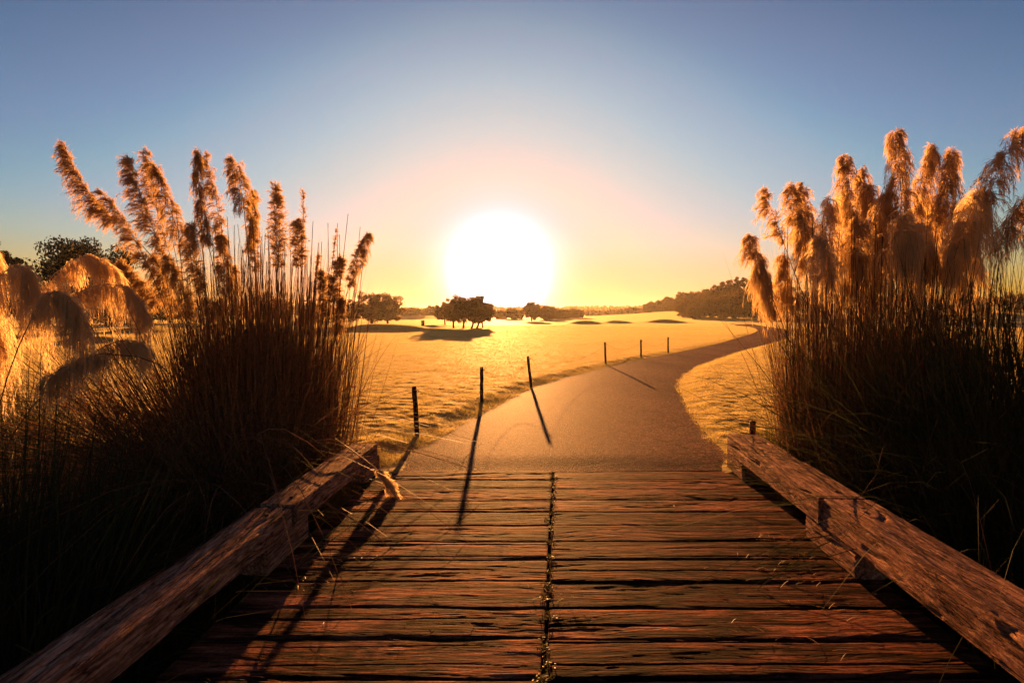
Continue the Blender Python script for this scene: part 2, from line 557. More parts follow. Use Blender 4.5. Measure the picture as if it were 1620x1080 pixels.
def terrain(x, y, pd=None):
    x, y = np.asarray(x, float), np.asarray(y, float)
    if pd is None:
        pd = path_dist(x, y)
    r = np.hypot(x, y)
    z = 0.075 * sstep(0.02, 0.5, pd) * (0.35 + 0.65 * sstep(5.1, 5.9, y)) - (0.03 + 0.03 * sstep(5.8, 5.2, y)) * sstep(0.0, -0.3, pd)
    amp = sstep(0.05, 0.5, pd)
    nearf = np.exp(-np.maximum(r - 5, 0) / 9)
    z = z + amp * (0.08 * fbm(x * 0.16, y * 0.16, 3, 3) * np.minimum(1, r / 15))
    z = z + amp * nearf * (0.010 * fbm(x * 1.1, y * 1.1, 31, 2) + 0.034 * fbm(x * 5.5, y * 8, 8, 3))
    for (px, py, hw, h, dp) in MOUNDS:
        c = ground(px, py)
        sx = hw / 900 * c[1] * 0.9
        yy = (y - c[1] - dp * 0.9)
        sy = np.where(yy < 0, dp * 0.42, dp * 1.6)
        z = z + 0.6 * h * (1 + 0.5 * vnoise(x * 0.35, y * 0.35, 77)) * np.exp(-np.abs((x - c[0]) / sx) ** 2.6 - (yy / sy) ** 2) * sstep(0.0, 3.0, pd)
    for (hx, hy, sx, sy, h) in HILLS:
        z = z + h * np.exp(-((x - hx) / sx) ** 2 - ((y - hy) / sy) ** 2)
    edge = 5.25 + 0.5 * vnoise(x * 0.5, x * 0 + 3, 5) + 0.5 * sstep(2, 6, np.abs(x - 0.4))
    edge = np.where((x > -1.3) & (x < 2.3), 5.02, edge)
    ditch = sstep(0.0, 1.7, edge - y) * sstep(-9.0, -6.5, y)
    z = z - 1.25 * ditch * (1 + 0.3 * fbm(x * 0.7, y * 0.7, 12, 3))
    return z


# ------------------------------------------------------------------ ground: one polar sheet out to the horizon
def build_ground():
    ang = np.concatenate([np.linspace(-180, -52, 40)[:-1], np.linspace(-52, 52, 760), np.linspace(52, 180, 40)[1:]])
    rad = np.concatenate([[0.05, 0.6, 1.2, 1.8, 2.4, 3.0, 3.4], np.geomspace(3.7, 90, 620), np.geomspace(92, 1400, 90)])
    A, R = np.meshgrid(np.radians(ang), rad)
    X, Y = R * np.sin(A), R * np.cos(A)
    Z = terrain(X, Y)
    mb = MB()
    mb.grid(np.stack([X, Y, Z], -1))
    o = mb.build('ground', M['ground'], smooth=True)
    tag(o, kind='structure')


build_ground()


def build_path():
    mb = MB()
    t = np.linspace(0, 1, 15)
    E0, E1 = EL.copy(), ER.copy()
    d = E1 - E0
    w = np.linalg.norm(d, axis=1)[:, None]
    E0, E1 = E0 - d / w * 0.06, E1 + d / w * 0.06
    P = E0[:, None] * (1 - t)[None, :, None] + E1[:, None] * t[None, :, None]
    Z = 0.012 * np.sin(np.pi * t)[None] + 0.006 + 0.004 * fbm(P[..., 0] * 0.7, P[..., 1] * 0.7, 4, 2)
    Z = Z * sstep(0, 0.5, P[..., 1] - 5.0) - 0.002 - 0.013 * (1 - sstep(0.05, 0.5, P[..., 1] - 5.0))
    mb.grid(np.concatenate([P, Z[..., None]], -1)[:, ::1])
    tag(mb.build('path', M['asphalt'], smooth=True), kind='structure')


build_path()


def build_turf():
    n = 1500000
    a = np.radians(rng.uniform(-47, 47, n))
    r = 5.0 * np.exp(rng.uniform(0, 1, n) * math.log(60 / 5.0))
    x, y = r * np.sin(a), r * np.cos(a)
    pd = path_dist(x, y)
    keep = (pd > 0.01 + 0.1 * rng.random(n) ** 2 - 0.11 * np.clip(fbm(x * 2.6, y * 2.6, 71, 3) + 0.1, 0, 1)) & ~((y < 5.12) & (x > -1.2) & (x < 2.1))
    z = terrain(x, y, pd)
    keep &= (z > -0.12)
    x, y, z, r, pd = x[keep], y[keep], z[keep], r[keep], pd[keep]
    n = len(x)
    cl = np.clip(0.55 + 1.1 * fbm(x * 5, y * 5, 21, 2), 0.15, 1.3)
    rough = 0.7 + 0.6 * np.exp(-((pd - 0.1) / 0.25) ** 2) + 0.25 * sstep(1.5, 0, pd - 1.0)
    h = rng.uniform(0.6, 1.2, n) * (0.012 + 0.026 * cl * rough) * (0.8 + r / 60)
    w = 0.0016 * (r / 6) ** 0.8 * rng.uniform(0.7, 1.3, n)
    th = rng.uniform(0, 2 * np.pi, n)
    side = np.stack([np.cos(th), np.sin(th), 0 * th], 1)
    lean = rng.normal(0, 0.45, (n, 2))
    b = np.stack([x, y, z - 0.004], 1)
    tip = b + np.stack([lean[:, 0] * h, lean[:, 1] * h, h], 1)
    V = np.stack([b - side * w[:, None], b + side * w[:, None], tip], 1).reshape(-1, 3)
    mb = MB()
    mb.add(V, np.arange(3 * n).reshape(n, 3))
    o = mb.build('turf_grass', M['blade'])
    tag(o, 'short dewy golf course grass glowing gold in the low sun', 'grass', kind='stuff')


build_turf()

# ------------------------------------------------------------------ timber bridge
YEND = 5.03
SL = 0.075


def seam_x(y):
    return 0.37 + 0.084 * (y - YEND)


def left_x(y):
    return -1.33 + 0.065 * (y - 3.25)


def right_x(y):
    return 2.02 + 0.07 * (y - 3.28)


bridge = empty('timber_bridge', (0.3, 2.0, 0))
tag(bridge, 'weathered timber plank bridge with heavy kerb beams in the foreground', 'bridge')


def deck_field(U, Y, seed, x):
    """height of the worn plank surface; U runs along the fibres"""
    pw = 0.2635
    wob = 0.022 * vnoise(x * 0.9, np.round(Y / pw) * 3.1, seed) + 0.007 * vnoise(x * 5, np.round(Y / pw) * 1.7, seed)
    yy = (YEND + 0.011 - Y + wob) / pw
    k = np.floor(yy)
    f = yy - k
    ks = k + 100 * seed
    h1, h2, h3 = _hash(k, ks * 0 + 1, seed), _hash(k, ks * 0 + 2, seed), _hash(k, ks * 0 + 3, seed)
    z = (h1 - 0.5) * 0.009 + (f - 0.5) * (h2 - 0.5) * 0.012
    # fibres
    g = fbm(x * 3.5 + 31 * h3, Y * 44 + 9 * vnoise(x * 1.6, k, seed), seed + 3, 4)
    z = z + 0.0018 * g
    g2 = fbm(x * 0.7 + 13 * h1, Y * 9 + 1.6 * vnoise(x * 0.8 + 5, k, seed + 9), seed + 6, 3)
    z = z + 0.0016 * g2
    # long checks (cracks) that open along the grain
    wv = Y / pw * 1.0 + 0.10 * fbm(x * 1.1 + 9 * h2, k * 3.1, seed + 14, 3)
    wv = wv + 0.05 * fbm(x * 4, k * 2.1, seed + 15, 3)
    fr = np.abs((wv * (1.2 + h3) + h2 * 3) % 1.0 - 0.5)
    op = np.clip(vnoise(x * 0.8 + 7 * h3, k * 2.7, seed + 17) - 0.07, 0, 1)
    z = z - 0.018 * np.exp(-(fr / (0.012 + 0.05 * op)) ** 2) * np.minimum(1, op * 5)
    # rotted hollows
    hol = np.clip(fbm(x * 1.3 + 40 * h2, Y * 7.5, seed + 23, 4) - 0.17, 0, 1)
    z = z - 0.017 * hol * (0.6 + 0.8 * np.abs(fbm(x * 6, Y * 40, seed + 29, 3)))
    # edges and gaps
    e = np.minimum(f, 1 - f) * pw + 0.004 * vnoise(x * 9, k * 1.3, seed + 2) + 0.006 * vnoise(x * 2.2, k * 1.9, seed + 4)
    z = z - 0.006 * np.exp(-np.maximum(e, 0) / 0.010)
    z = z - 0.085 * sstep(0.0085, 0.0035, e)
    return z


def deck_panel(side):
    seed = 3 if side < 0 else 6
    ys = np.concatenate([np.arange(-3.2, 1.6, 0.02), np.arange(1.6, YEND + 0.0001, 0.0034)])
    n = 300
    t = np.linspace(0, 1, n)
    Yg, T = np.meshgrid(ys, t, indexing='ij')
    pw = 0.2635
    k = np.floor((YEND - Yg) / pw)
    jit = (_hash(k, k * 0 + 8, seed) - 0.5) * 0.03
    if side < 0:
        x0, x1 = left_x(Yg) + 0.02 + jit * 0.5, seam_x(Yg) - 0.006 + jit * 0.4
    else:
        x0, x1 = seam_x(Yg) + 0.006 + jit * 0.4, right_x(Yg) - 0.02 + jit * 0.5
    X = x0 + (x1 - x0) * T
    Z = deck_field(T, Yg, seed, X) - 0.012
    endd = np.minimum(T, 1 - T) * (x1 - x0)
    Z = Z - 0.005 * np.exp(-endd / 0.01) - 0.03 * (T == 0) - 0.03 * (T == 1)
    mb = MB()
    mb.grid(np.stack([X, Yg, Z], -1))
    # plank ends, far edge and underside so that the deck has its thickness
    for e in (0, -1):
        s = np.stack([X[:, e], Yg[:, e], Z[:, e]], -1)
        lo = s.copy(); lo[:, 2] = -0.16
        mb.grid(np.stack([s, lo], 0) if e == 0 else np.stack([lo, s], 0))
    s = np.stack([X[-1], Yg[-1], Z[-1]], -1)
    lo = s.copy(); lo[:, 2] = -0.16
    mb.grid(np.stack([s, lo], 0))
    mb.add([[X[0, 0], ys[0], -0.16], [X[0, -1], ys[0], -0.16], [X[-1, -1], ys[-1], -0.16], [X[-1, 0], ys[-1], -0.16]], [[0, 1, 2, 3]])
    return mb.build('deck_panel', M['deck'], bridge)


deck_panel(-1)
deck_panel(1)


def seam_dirt():
    ys = np.arange(-3.1, 5.0, 0.012)
    t = np.linspace(-1, 1, 7)
    Yg, T = np.meshgrid(ys, t, indexing='ij')
    X = seam_x(Yg) + T * 0.03
    Z = -0.034 + 0.016 * fbm(X * 30, Yg * 12, 91, 3) - 0.006 * np.abs(T)
    mb = MB()
    mb.grid(np.stack([X, Yg, Z], -1))
    mb.build('seam_dirt', M['soil'], bridge)


seam_dirt()


def timber(name, p0, p1, w, h, seed, parent, wear=1.0, ends=0.0, seg=None):
    """square timber from p0 to p1 (centre of its underside), rough sawn and worn"""
    p0, p1 = np.array(p0, float), np.array(p1, float)
    L = np.linalg.norm(p1 - p0)
    ax = (p1 - p0) / L
    rt = np.cross(ax, [0, 0, 1]); rt /= np.linalg.norm(rt)
    up = np.cross(rt, ax)
    ns = seg or max(12, int(L / 0.012))
    s = np.linspace(0, L, ns)
    # rounded-rectangle profile
    m = 40
    prof = []
    c = 0.008
    for (ax0, ay0, ax1, ay1) in ((-1, -1, 1, -1), (1, -1, 1, 1), (1, 1, -1, 1), (-1, 1, -1, -1)):
        for t in (np.arange(m) / m):
            tt = 0.5 - 0.5 * math.cos(math.pi * t)
            prof.append(((ax0 + (ax1 - ax0) * tt), (ay0 + (ay1 - ay0) * tt)))
    prof = np.array(prof)
    u, v = prof[:, 0] * w / 2, (prof[:, 1] + 1) * h / 2
    nrm = np.stack([np.where(np.abs(prof[:, 0]) > 0.999, prof[:, 0], 0), np.where(np.abs(prof[:, 1]) > 0.999, prof[:, 1], 0)], 1)
    nrm /= np.linalg.norm(nrm, axis=1)[:, None] + 1e-9
    corner = (np.abs(prof[:, 0]) > 0.97) & (np.abs(prof[:, 1]) > 0.97)
    per = np.cumsum(np.concatenate([[0], np.hypot(np.diff(u), np.diff(v))]))
    S, Q = np.meshgrid(s, per, indexing='ij')
    topm = (prof[:, 1] > 0.5)[None]
    d = 0.0035 * wear * fbm(S * 2.2 + seed, Q * 36, seed, 5) + 0.0015 * fbm(S * 14, Q * 40, seed + 21, 3) - 0.014 * np.exp(-((np.abs(fbm(S * 0.9 + 5, Q * 11, seed + 31, 3))) / 0.035) ** 2) * (fbm(S * 1.7, Q * 5, seed + 37, 2) > 0.05) + 0.002 * wear * fbm(S * 2.3, Q * 6, seed + 5, 3)
    d = d - 0.011 * wear * np.clip(fbm(S * 0.8 + 3, Q * 14, seed + 8, 3) - 0.18, 0, 1) * topm
    chip = np.clip(fbm(S * 3.1, Q * 0 + seed, seed + 11, 4) + 0.05, 0, 1)
    d = d - corner[None] * (0.004 + 0.018 * wear * chip)
    uu = u[None] + nrm[None, :, 0] * d
    vv = v[None] + nrm[None, :, 1] * d
    endw = ends * fbm(Q * 9, Q * 3 + seed, seed + 3, 2)
    SS = S + np.where((S == 0) | (S == L), endw, 0) * 0.05
    P = p0 + SS[..., None] * ax + uu[..., None] * rt + vv[..., None] * up
    mb = MB()
    mp = len(prof)
    idx = np.arange(ns * mp).reshape(ns, mp)
    nx = np.roll(idx, -1, 1)
    q = np.stack([idx[:-1], nx[:-1], nx[1:], idx[1:]], -1).reshape(-1, 4)
    mb.add(P.reshape(-1, 3), q)
    for e, rev in ((0, False), (-1, True)):
        ring = P[e]
        cen = ring.mean(0)
        V = np.concatenate([ring, [cen]])
        i = np.arange(mp)
        tri = np.stack([i, (i + 1) % mp, np.full(mp, mp)], 1)
        mb.add(V, tri if rev else tri[:, ::-1])
    return mb.build(name, M['beam'], parent)


# kerb beams: left pair and right pair, on spacer blocks
def lb(y, z=0.158):
    return (-1.26 + 0.062 * (y - 3.25) - 0.11, y, z)


def rb(y, z=0.15):
    return (1.812 + 0.07 * (y - 3.277) + 0.135, y, z)


timber('kerb_beam', lb(3.276), lb(4.86, 0.15), 0.22, 0.128, 5, bridge, 1.0, 0.4)
timber('kerb_beam', np.array(lb(-1.0, 0.151)) - [.012, 0, 0], np.array(lb(3.236, 0.151)) - [.012, 0, 0], 0.225, 0.128, 9, bridge, 1.7, 0.3)
timber('kerb_beam', rb(3.306), rb(5.06), 0.27, 0.163, 15, bridge, 0.6, 0.3)
timber('kerb_beam', np.array(rb(-1.0)) + [.010, 0, 0], np.array(rb(3.266)) + [.010, 0, 0], 0.27, 0.166, 19, bridge, 0.9, 0.3)
for i, (f, y0, y1) in enumerate(((lb, 4.62, 5.0), (lb, 2.98, 3.5), (lb, 1.1, 1.6), (rb, 4.72, 5.12), (rb, 2.93, 3.5), (rb, 1.1, 1.6))):
    timber('spacer_block', f(y0, 0.0), f(y1, 0.0), 0.165 if f is lb else 0.23, 0.152 if f is lb else 0.146, 30 + i, bridge, 0.8, 0.3)
for xo in (-1.0, -0.2, 0.9, 1.6):
    timber('bearer', (xo - 0.5, -3.2, -0.45), (xo + 0.1, 4.98, -0.45), 0.16, 0.28, 50, bridge, 0.5, 0.2, 30)
for f, ys in ((lb, (3.10, 3.40, 4.6)), (rb, (3.12, 3.42, 4.85))):
    for y in ys:
        x, _, z = f(y)
        top = z + (0.128 if f is lb else 0.164)
        mb = MB()
        mb.tube([(x + 0.02, y, top - 0.02), (x + 0.02, y, top + 0.004)], 0.011, 8)
        mb.build('bolt', M['rope'], bridge)

# ------------------------------------------------------------------ fence posts along the path
POSTS = [((660, 685), (655, 611), 'nearest and thickest looking post on the grass beside the bridge end'),
         ((762, 634), (762, 580), 'second post, upright, shadow running down onto the bridge planks'),
         ((840, 607), (835, 563), 'third post, leaning left with its shadow on the sunny path'),
         ((958, 573), (957, 541), 'fourth post, short looking, left of two that stand close at the bend'),
         ((1014, 563), (1014, 537), 'fifth post, between two others where the path bends right'),
         ((1057, 556), (1057, 533), 'farthest and smallest post of the row beside the path')]
tops = []
for i, (b, t, lab) in enumerate(POSTS):
    g = ground(*b, z=0.07)
    dep = (g - CAM) @ FW
    tp = at(*t, dep)
    e = empty('fence_post', tuple(g))
    tag(e, 'dark wooden stake, ' + lab, 'fence post', 'fence posts along the cart path')
    mb = MB()
    d = tp - g
    r = 0.026
    ks = np.linspace(-0.25, 1, 8)
    pts = np.array([g + d * k for k in ks])
    pts[:, 0] += 0.002 * rng.normal(size=8)
    mb.tube(pts, np.concatenate([[r * 1.05] * 7, [r * 0.97]]), 10)
    mb.build('post', M['post'], e)
    mb = MB()
    ey = g + d * 0.9
    a = np.linspace(0, 2 * np.pi, 9)
    mb.tube(np.stack([ey[0] + r + 0.012 + 0.012 * np.cos(a), 0 * a + ey[1], ey[2] + 0.012 * np.sin(a)], 1), 0.003, 5)
    mb.build('eyelet', M['rope'], e)
    tops.append(ey)
for i in range(5):
    a, b = tops[i].copy(), tops[i + 1].copy()
    a[0] += 0.04; b[0] += 0.04
    t = np.linspace(0, 1, 24)
    P = a[None] * (1 - t)[:, None] + b[None] * t[:, None]
    P[:, 2] -= 4 * (0.20 if i != 2 else 0.24) * t * (1 - t)
    mb = MB()
    mb.tube(P, 0.002, 5)
    w = ['first and second', 'second and third', 'third and fourth', 'fourth and fifth', 'fifth and sixth'][i]
    tag(mb.build('rope', M['rope']), f'thin slack wire sagging between the {w} fence stakes from the bridge', 'rope', 'slack wires between the fence stakes')

# red stake by the right beam end
g = ground(1190, 700, 0.05)
g = np.array([at(1190, 680, 5.55)[0], 5.5, 0.03])
mb = MB()
tp = at(1190, 667, 5.5)
mb.tube([(g[0], g[1], -0.2), (g[0], g[1], 0.05), (g[0] + 0.004, g[1], tp[2] - 0.008), (g[0] + 0.004, g[1], tp[2])], [0.03, 0.03, 0.029, 0.024], 10)
tag(mb.build('marker_stake', M['red']), 'short red painted stake on the grass behind the right kerb beam', 'marker stake')


# ------------------------------------------------------------------ pampas grass
def unit(v):
    return v / (np.linalg.norm(v, axis=-1, keepdims=True) + 1e-9)


def bez(p0, p1, p2, n):
    t = np.linspace(0, 1, n)[:, None]
    return (1 - t) ** 2 * p0 + 2 * t * (1 - t) * p1 + t * t * p2


def interp(P, t):
    x = t * (len(P) - 1)
    i = np.clip(x.astype(int), 0, len(P) - 2)
    f = (x - i)[:, None]
    return P[i] * (1 - f) + P[i + 1] * f


def plume_mesh(spine, length, droop=0.5, bias=(0, 0, 0), nb=150, hairs=14, spread=0.7, hw=0.0013, taper=0.65, dens=1.75, tuft=1.8, lvar=0.65):
    """feather head: branchlets along the spine (0 bottom, 1 tip), each fringed with fine hairs"""
    mb = MB()
    nb, length, spread, hairs = int(nb * dens), length * 1.15, spread * 1.15, int(hairs * 1.6)
    nc = max(12, int(nb / tuft))                              # side branches grow in tufts
    ci = rng.integers(0, nc, nb)
    tc_, thc = (np.arange(nc) + rng.random(nc)) / nc * 0.97, rng.uniform(0, 2 * np.pi, nc)
    lc, dc = 1 - 0.5 * lvar + lvar * rng.random(nc) ** 1.3, rng.uniform(0.6, 1.4, nc)
    t = np.clip(tc_[ci] + rng.normal(0, 0.018, nb), 0, 0.985)
    p0 = interp(spine, t)
    tg = unit(interp(spine, np.minimum(t + 0.03, 1)) - interp(spine, np.maximum(t - 0.03, 0)))
    th = thc[ci] + rng.normal(0, 0.3, nb)
    a = unit(np.cross(tg, np.array([0.1, 1.0, 0.05])))
    b = np.cross(tg, a)
    rad = a * np.cos(th)[:, None] + b * np.sin(th)[:, None] + np.array(bias)
    prof = np.clip(np.minimum(1, 0.45 + 1.6 * t) * (1 - taper * t ** 1.4), 0.12, 1)
    Ln = length * prof * lc[ci] * rng.uniform(0.75, 1.12, nb)
    d0 = unit(tg * rng.uniform(0.55, 1.0, nb)[:, None] + rad * spread)
    g = np.array([0, 0, -1.0])
    K = 7
    s = np.linspace(0, 1, K)
    dr = droop * dc[ci] * rng.uniform(0.9, 1.1, nb)
    P = p0[:, None] + Ln[:, None, None] * (d0[:, None] * s[None, :, None] * (1 - 0.35 * np.minimum(dr, 1.4)[:, None, None] * s[None, :, None]) + g * (dr[:, None] * s[None] ** 2)[..., None])
    P = P + np.cumsum(rng.normal(0, 0.0035, (nb, K, 3)), 1)
    view = np.array([0, 1.0, 0])
    sd = unit(np.cross(d0, view) + rng.normal(0, 0.4, (nb, 3)))
    W = (0.0012 + 0 * s)[None] * np.linspace(1, 0.5, K)[None] * np.ones((nb, 1))
    mb.ribbons(P, W, sd)
    # hairs
    m = nb * hairs
    bi = np.repeat(np.arange(nb), hairs)
    ss = rng.uniform(0.08, 1.0, m)
    xi = ss * (K - 1)
    i0 = np.clip(xi.astype(int), 0, K - 2)
    f = (xi - i0)[:, None]
    hp = P[bi, i0] * (1 - f) + P[bi, i0 + 1] * f
    ht = unit(P[bi, i0 + 1] - P[bi, i0])
    hd = unit(ht + rng.normal(0, 0.27, (m, 3)))
    hl = rng.uniform(0.025, 0.062, m) * (length / 0.16) ** 0.4 * (1 - 0.35 * ss)
    k = np.linspace(0, 1, 4)
    H = hp[:, None] + hl[:, None, None] * (hd[:, None] * k[None, :, None] + g * (0.45 * min(droop, 1.3) * k ** 2)[None, :, None])
    hs = unit(np.cross(hd, view) + rng.normal(0, 0.5, (m, 3)))
    HW = hw * rng.uniform(0.7, 1.3, m)[:, None] * np.array([0.7, 1.0, 0.8, 0.15])[None]
    mb.ribbons(H, HW, hs)
    return mb


def leaves(mb, base, n, r, hmin, hmax, lean=0.25, arch=0.6, width=0.005, dirs=None, K=9, kink=0.0):
    """arching blades rising from a tussock"""
    base = np.array(base, float)
    th = rng.uniform(0, 2 * np.pi, n)
    rr = r * np.sqrt(rng.random(n))
    p0 = base + np.stack([rr * np.cos(th), rr * np.sin(th) * 0.8, rng.uniform(-0.05, 0.05, n)], 1)
    az = th + rng.normal(0, 0.6, n)
    ln = np.abs(rng.normal(0, lean, n)) * (0.3 + rr / max(r, 1e-3))
    d = unit(np.stack([np.cos(az) * ln, np.sin(az) * ln, np.ones(n)], 1) + (np.array(dirs) if dirs is not None else 0))
    L = rng.uniform(hmin, hmax, n)
    s = np.linspace(0, 1, K)
    out = np.stack([np.cos(az), np.sin(az), 0 * az], 1)
    ar = arch * rng.random(n) ** 1.5 * (0.5 + ln)
    P = p0[:, None] + L[:, None, None] * (d[:, None] * s[None, :, None]
                                         + out[:, None] * (ar[:, None] * s[None] ** 2.2)[..., None] * 0.8
                                         - np.array([0, 0, 1.0]) * (ar[:, None] * s[None] ** 2.6)[..., None] * 0.75)
    P = P + np.cumsum(rng.normal(0, 0.004, (n, K, 3)), 1)
    bent = rng.random(n) < kink
    if bent.any():
        j = rng.integers(3, K - 2, n)
        for q in np.nonzero(bent)[0]:
            dv = unit(rng.normal(0, 1, 3) * [1, 0.6, 0.4])
            seg = L[q] / (K - 1)
            for k2 in range(j[q] + 1, K):
                P[q, k2] = P[q, j[q]] + dv * seg * (k2 - j[q]) * 0.8
    sd = unit(np.stack([np.cos(az + 1.57), np.sin(az + 1.57), 0 * az], 1) + rng.normal(0, 0.5, (n, 3)))
    W = width * rng.uniform(0.5, 1.3, n)[:, None] * (1 - s[None] ** 2.5 * 0.97)
    mb.ribbons(P, W, sd)


def stalk_mesh(bottom, tangent, base, r0=0.0055):
    mb = MB()
    mid = bottom - unit(tangent) * 0.45 * np.linalg.norm(bottom - base)
    pts = bez(np.array(base), mid, bottom, 12)
    mb.tube(pts, np.linspace(r0, r0 * 0.55, 12), 5)
    return mb


def pampas(root, base, plumes, depth0, mat, rbase=0.35):
    for (pl, kw) in plumes:
        kw = dict(kw)
        dep = kw.pop('depth', depth0) + kw.pop('dd', 0)
        mk = kw.pop('mat', mat)
        pts = [at(x, y, dep) for x, y in pl]
        if len(pts) == 2:
            pts.insert(1, (pts[0] + pts[1]) / 2 + np.array([0, 0.0, 0.02]))
        c = 2 * pts[1] - 0.5 * (pts[0] + pts[2])
        spine = bez(pts[2], c, pts[0], 24)
        spine[:, 1] += rng.normal(0, 0.08) * np.linspace(0, 1, 24) ** 2
        stalk_len = np.linalg.norm(pts[0] - pts[2])
        L = kw.pop('length', 0.16)
        plume_mesh(spine, L, **kw).build('plume', mk, root)
        th, rr = rng.uniform(0, 6.28), rbase * math.sqrt(rng.random())
        b0 = np.array(base) + [0.35 * (pts[2][0] - base[0]) + rr * math.cos(th), rr * math.sin(th) * 0.7, 0]
        mbs = stalk_mesh(spine[0], spine[1] - spine[0], b0)
        mbs.tube(spine, np.linspace(0.0032, 0.0012, 24), 4)
        mbs.build('stalk', M['stalk'], root)


def zt(x, y):
    return float(terrain(np.array([x]), np.array([y]))[0])


# --- tall clump left of the bridge end
bx, by = -2.25, 5.0
bl = (bx, by, zt(bx, by))
root = empty('pampas_grass', bl)
tag(root, 'tall pampas grass with upright feathery plumes at the left end of the bridge', 'pampas grass', 'pampas grass tussocks by the bridge')
lft = (-0.7, 0, 0.0)
PL = [
    ([(112, 228), (140, 300), (186, 352)], dict(length=.20, bias=lft, droop=.55, nb=190)),
    ([(178, 308), (206, 360), (236, 425)], dict(length=.16, bias=(-.4, 0, 0), droop=.5)),
    ([(198, 246), (226, 320), (258, 405)], dict(length=.20, bias=lft, droop=.5, nb=190)),
    ([(219, 231), (240, 310), (268, 400)], dict(length=.16, bias=(-.4, 0, 0), droop=.5, dd=.15)),
    ([(252, 262), (268, 320), (290, 390)], dict(length=.17, bias=(.3, 0, 0), droop=.8, dd=-.1)),
    ([(302, 228), (312, 300), (330, 388)], dict(length=.13, bias=(-.1, 0, 0), droop=1.1, nb=170)),
    ([(324, 241), (340, 310), (358, 400)], dict(length=.15, bias=(-.5, 0, 0), droop=.6, dd=.2)),
    ([(369, 250), (380, 290), (386, 332)], dict(length=.19, bias=(.1, 0, 0), droop=.75, nb=110, spread=.9)),
    ([(396, 300), (398, 340), (392, 395)], dict(length=.12, droop=.8, dd=.3)),
    ([(432, 290), (437, 350), (442, 425)], dict(length=.15, droop=.35, nb=190, spread=.55)),
    ([(470, 348), (472, 380), (476, 425)], dict(length=.12, droop=.4, nb=120)),
    ([(483, 303), (481, 350), (478, 420)], dict(length=.05, droop=.1, nb=60, spread=.25, hairs=6)),
    ([(530, 362), (528, 390), (524, 430)], dict(length=.03, droop=.1, nb=40, spread=.2, hairs=5)),
    ([(577, 366), (564, 400), (551, 455)], dict(length=.12, bias=(.3, 0, 0), droop=.6, nb=120)),
    ([(535, 405), (530, 440), (524, 480)], dict(length=.12, bias=(-.2, 0, 0), droop=.4)),
    ([(501, 400), (500, 425), (497, 462)], dict(length=.04, droop=.2, nb=50, spread=.25, hairs=6)),
    ([(300, 352), (305, 400), (322, 460)], dict(length=.15, bias=(-.4, 0, 0), droop=.6, dd=-.15, nb=170)),
    ([(345, 370), (352, 410), (362, 470)], dict(length=.14, droop=.6, dd=.1)),
    ([(400, 345), (402, 380), (404, 430)], dict(length=.09, droop=.4, dd=.2, nb=100)),
    ([(240, 400), (255, 440), (280, 490)], dict(length=.16, droop=.7, dd=.1, bias=(-.3, 0, 0))),
    ([(268, 405), (285, 445), (305, 500)], dict(length=.16, droop=.8, dd=-.2)),
    ([(210, 415), (225, 445), (250, 480)], dict(length=.15, droop=.8, dd=.2)),
    ([(512, 430), (514, 460), (516, 500)], dict(length=.10, droop=.5, dd=.3)),
    ([(540, 470), (538, 495), (534, 530)], dict(length=.09, droop=.6, dd=.2)),
    ([(366, 420), (370, 450), (374, 490)], dict(length=.11, droop=.7, dd=.3)),
]
pampas(root, bl, PL, 5.0, M['plume'])
mb = MB()
leaves(mb, bl, 1900, 0.66, 0.9, 2.1, 0.12, 0.25, 0.0042, kink=0.012)
leaves(mb, (bx + 0.05, by + 0.05, bl[2]), 1100, 0.5, 1.4, 2.35, 0.10, 0.12, 0.0046, kink=0.01)
leaves(mb, (bx + 0.2, by, bl[2]), 700, 0.68, 0.9, 1.7, 0.10, 0.2, 0.0038, kink=0.01)
leaves(mb, (bx - 0.25, by - 0.25, bl[2]), 1900, 0.6, 0.9, 2.1, 0.5, 1.1, 0.0055, dirs=(-.28, -.12, 0))
leaves(mb, (bx, by - 0.2, bl[2] - 0.05), 900, 0.7, 0.4, 1.0, 0.4, 0.7, 0.0045, kink=0.03)
mb.build('foliage', M['leaf'], root)
mb = MB()
for i in range(280):
    th, rr = rng.uniform(0, 6.28), 0.66 * math.sqrt(rng.random())
    b0 = np.array(bl) + [rr * math.cos(th) + .08, rr * math.sin(th) * .7, -0.05]
    h = rng.uniform(1.2, 2.5)
    tp = b0 + [rng.normal(0, .10) + (b0[0] - bl[0]) * .3, rng.normal(0, .1), h]
    mb.tube(bez(b0, (b0 + tp) / 2 + rng.normal(0, .03, 3), tp, 6), np.linspace(.0055, .0025, 6), 4)
mb.build('cane', M['stalk'], root)

# --- weeping clump at the far left, nearer to the camera
bx, by = -3.75, 3.9
bl = (bx, by, zt(bx, by))
root = empty('pampas_grass', bl)
tag(root, 'pampas grass with pale weeping dome shaped plumes at the left picture edge', 'pampas grass', 'pampas grass tussocks by the bridge')
WP = dict(dens=1.15, tuft=2, length=.20, droop=1.5, nb=220, hairs=16, spread=.55, taper=.2, mat=M['plume_pale'])
PL = [
    ([(62, 470), (20, 425), (-60, 520)], dict(WP, length=.25)),
    ([(10, 440), (-20, 400), (-80, 480)], dict(WP, length=.22, dd=.2)),
    ([(180, 432), (125, 408), (62, 470)], dict(WP, length=.16, depth=4.3)),
    ([(243, 505), (190, 452), (110, 470)], dict(WP, length=.16, depth=4.2)),
    ([(150, 520), (98, 462), (52, 500)], dict(WP, length=.17, depth=3.5)),
    ([(245, 552), (190, 540), (110, 585)], dict(WP, length=.10, depth=3.7, nb=170)),
    ([(100, 600), (128, 570), (170, 560)], dict(WP, length=.10, depth=3.5, nb=150)),
    ([(-10, 560), (-40, 480), (-90, 560)], dict(WP, length=.22)),
]
pampas(root, bl, PL, 3.8, M['plume'], 0.3)
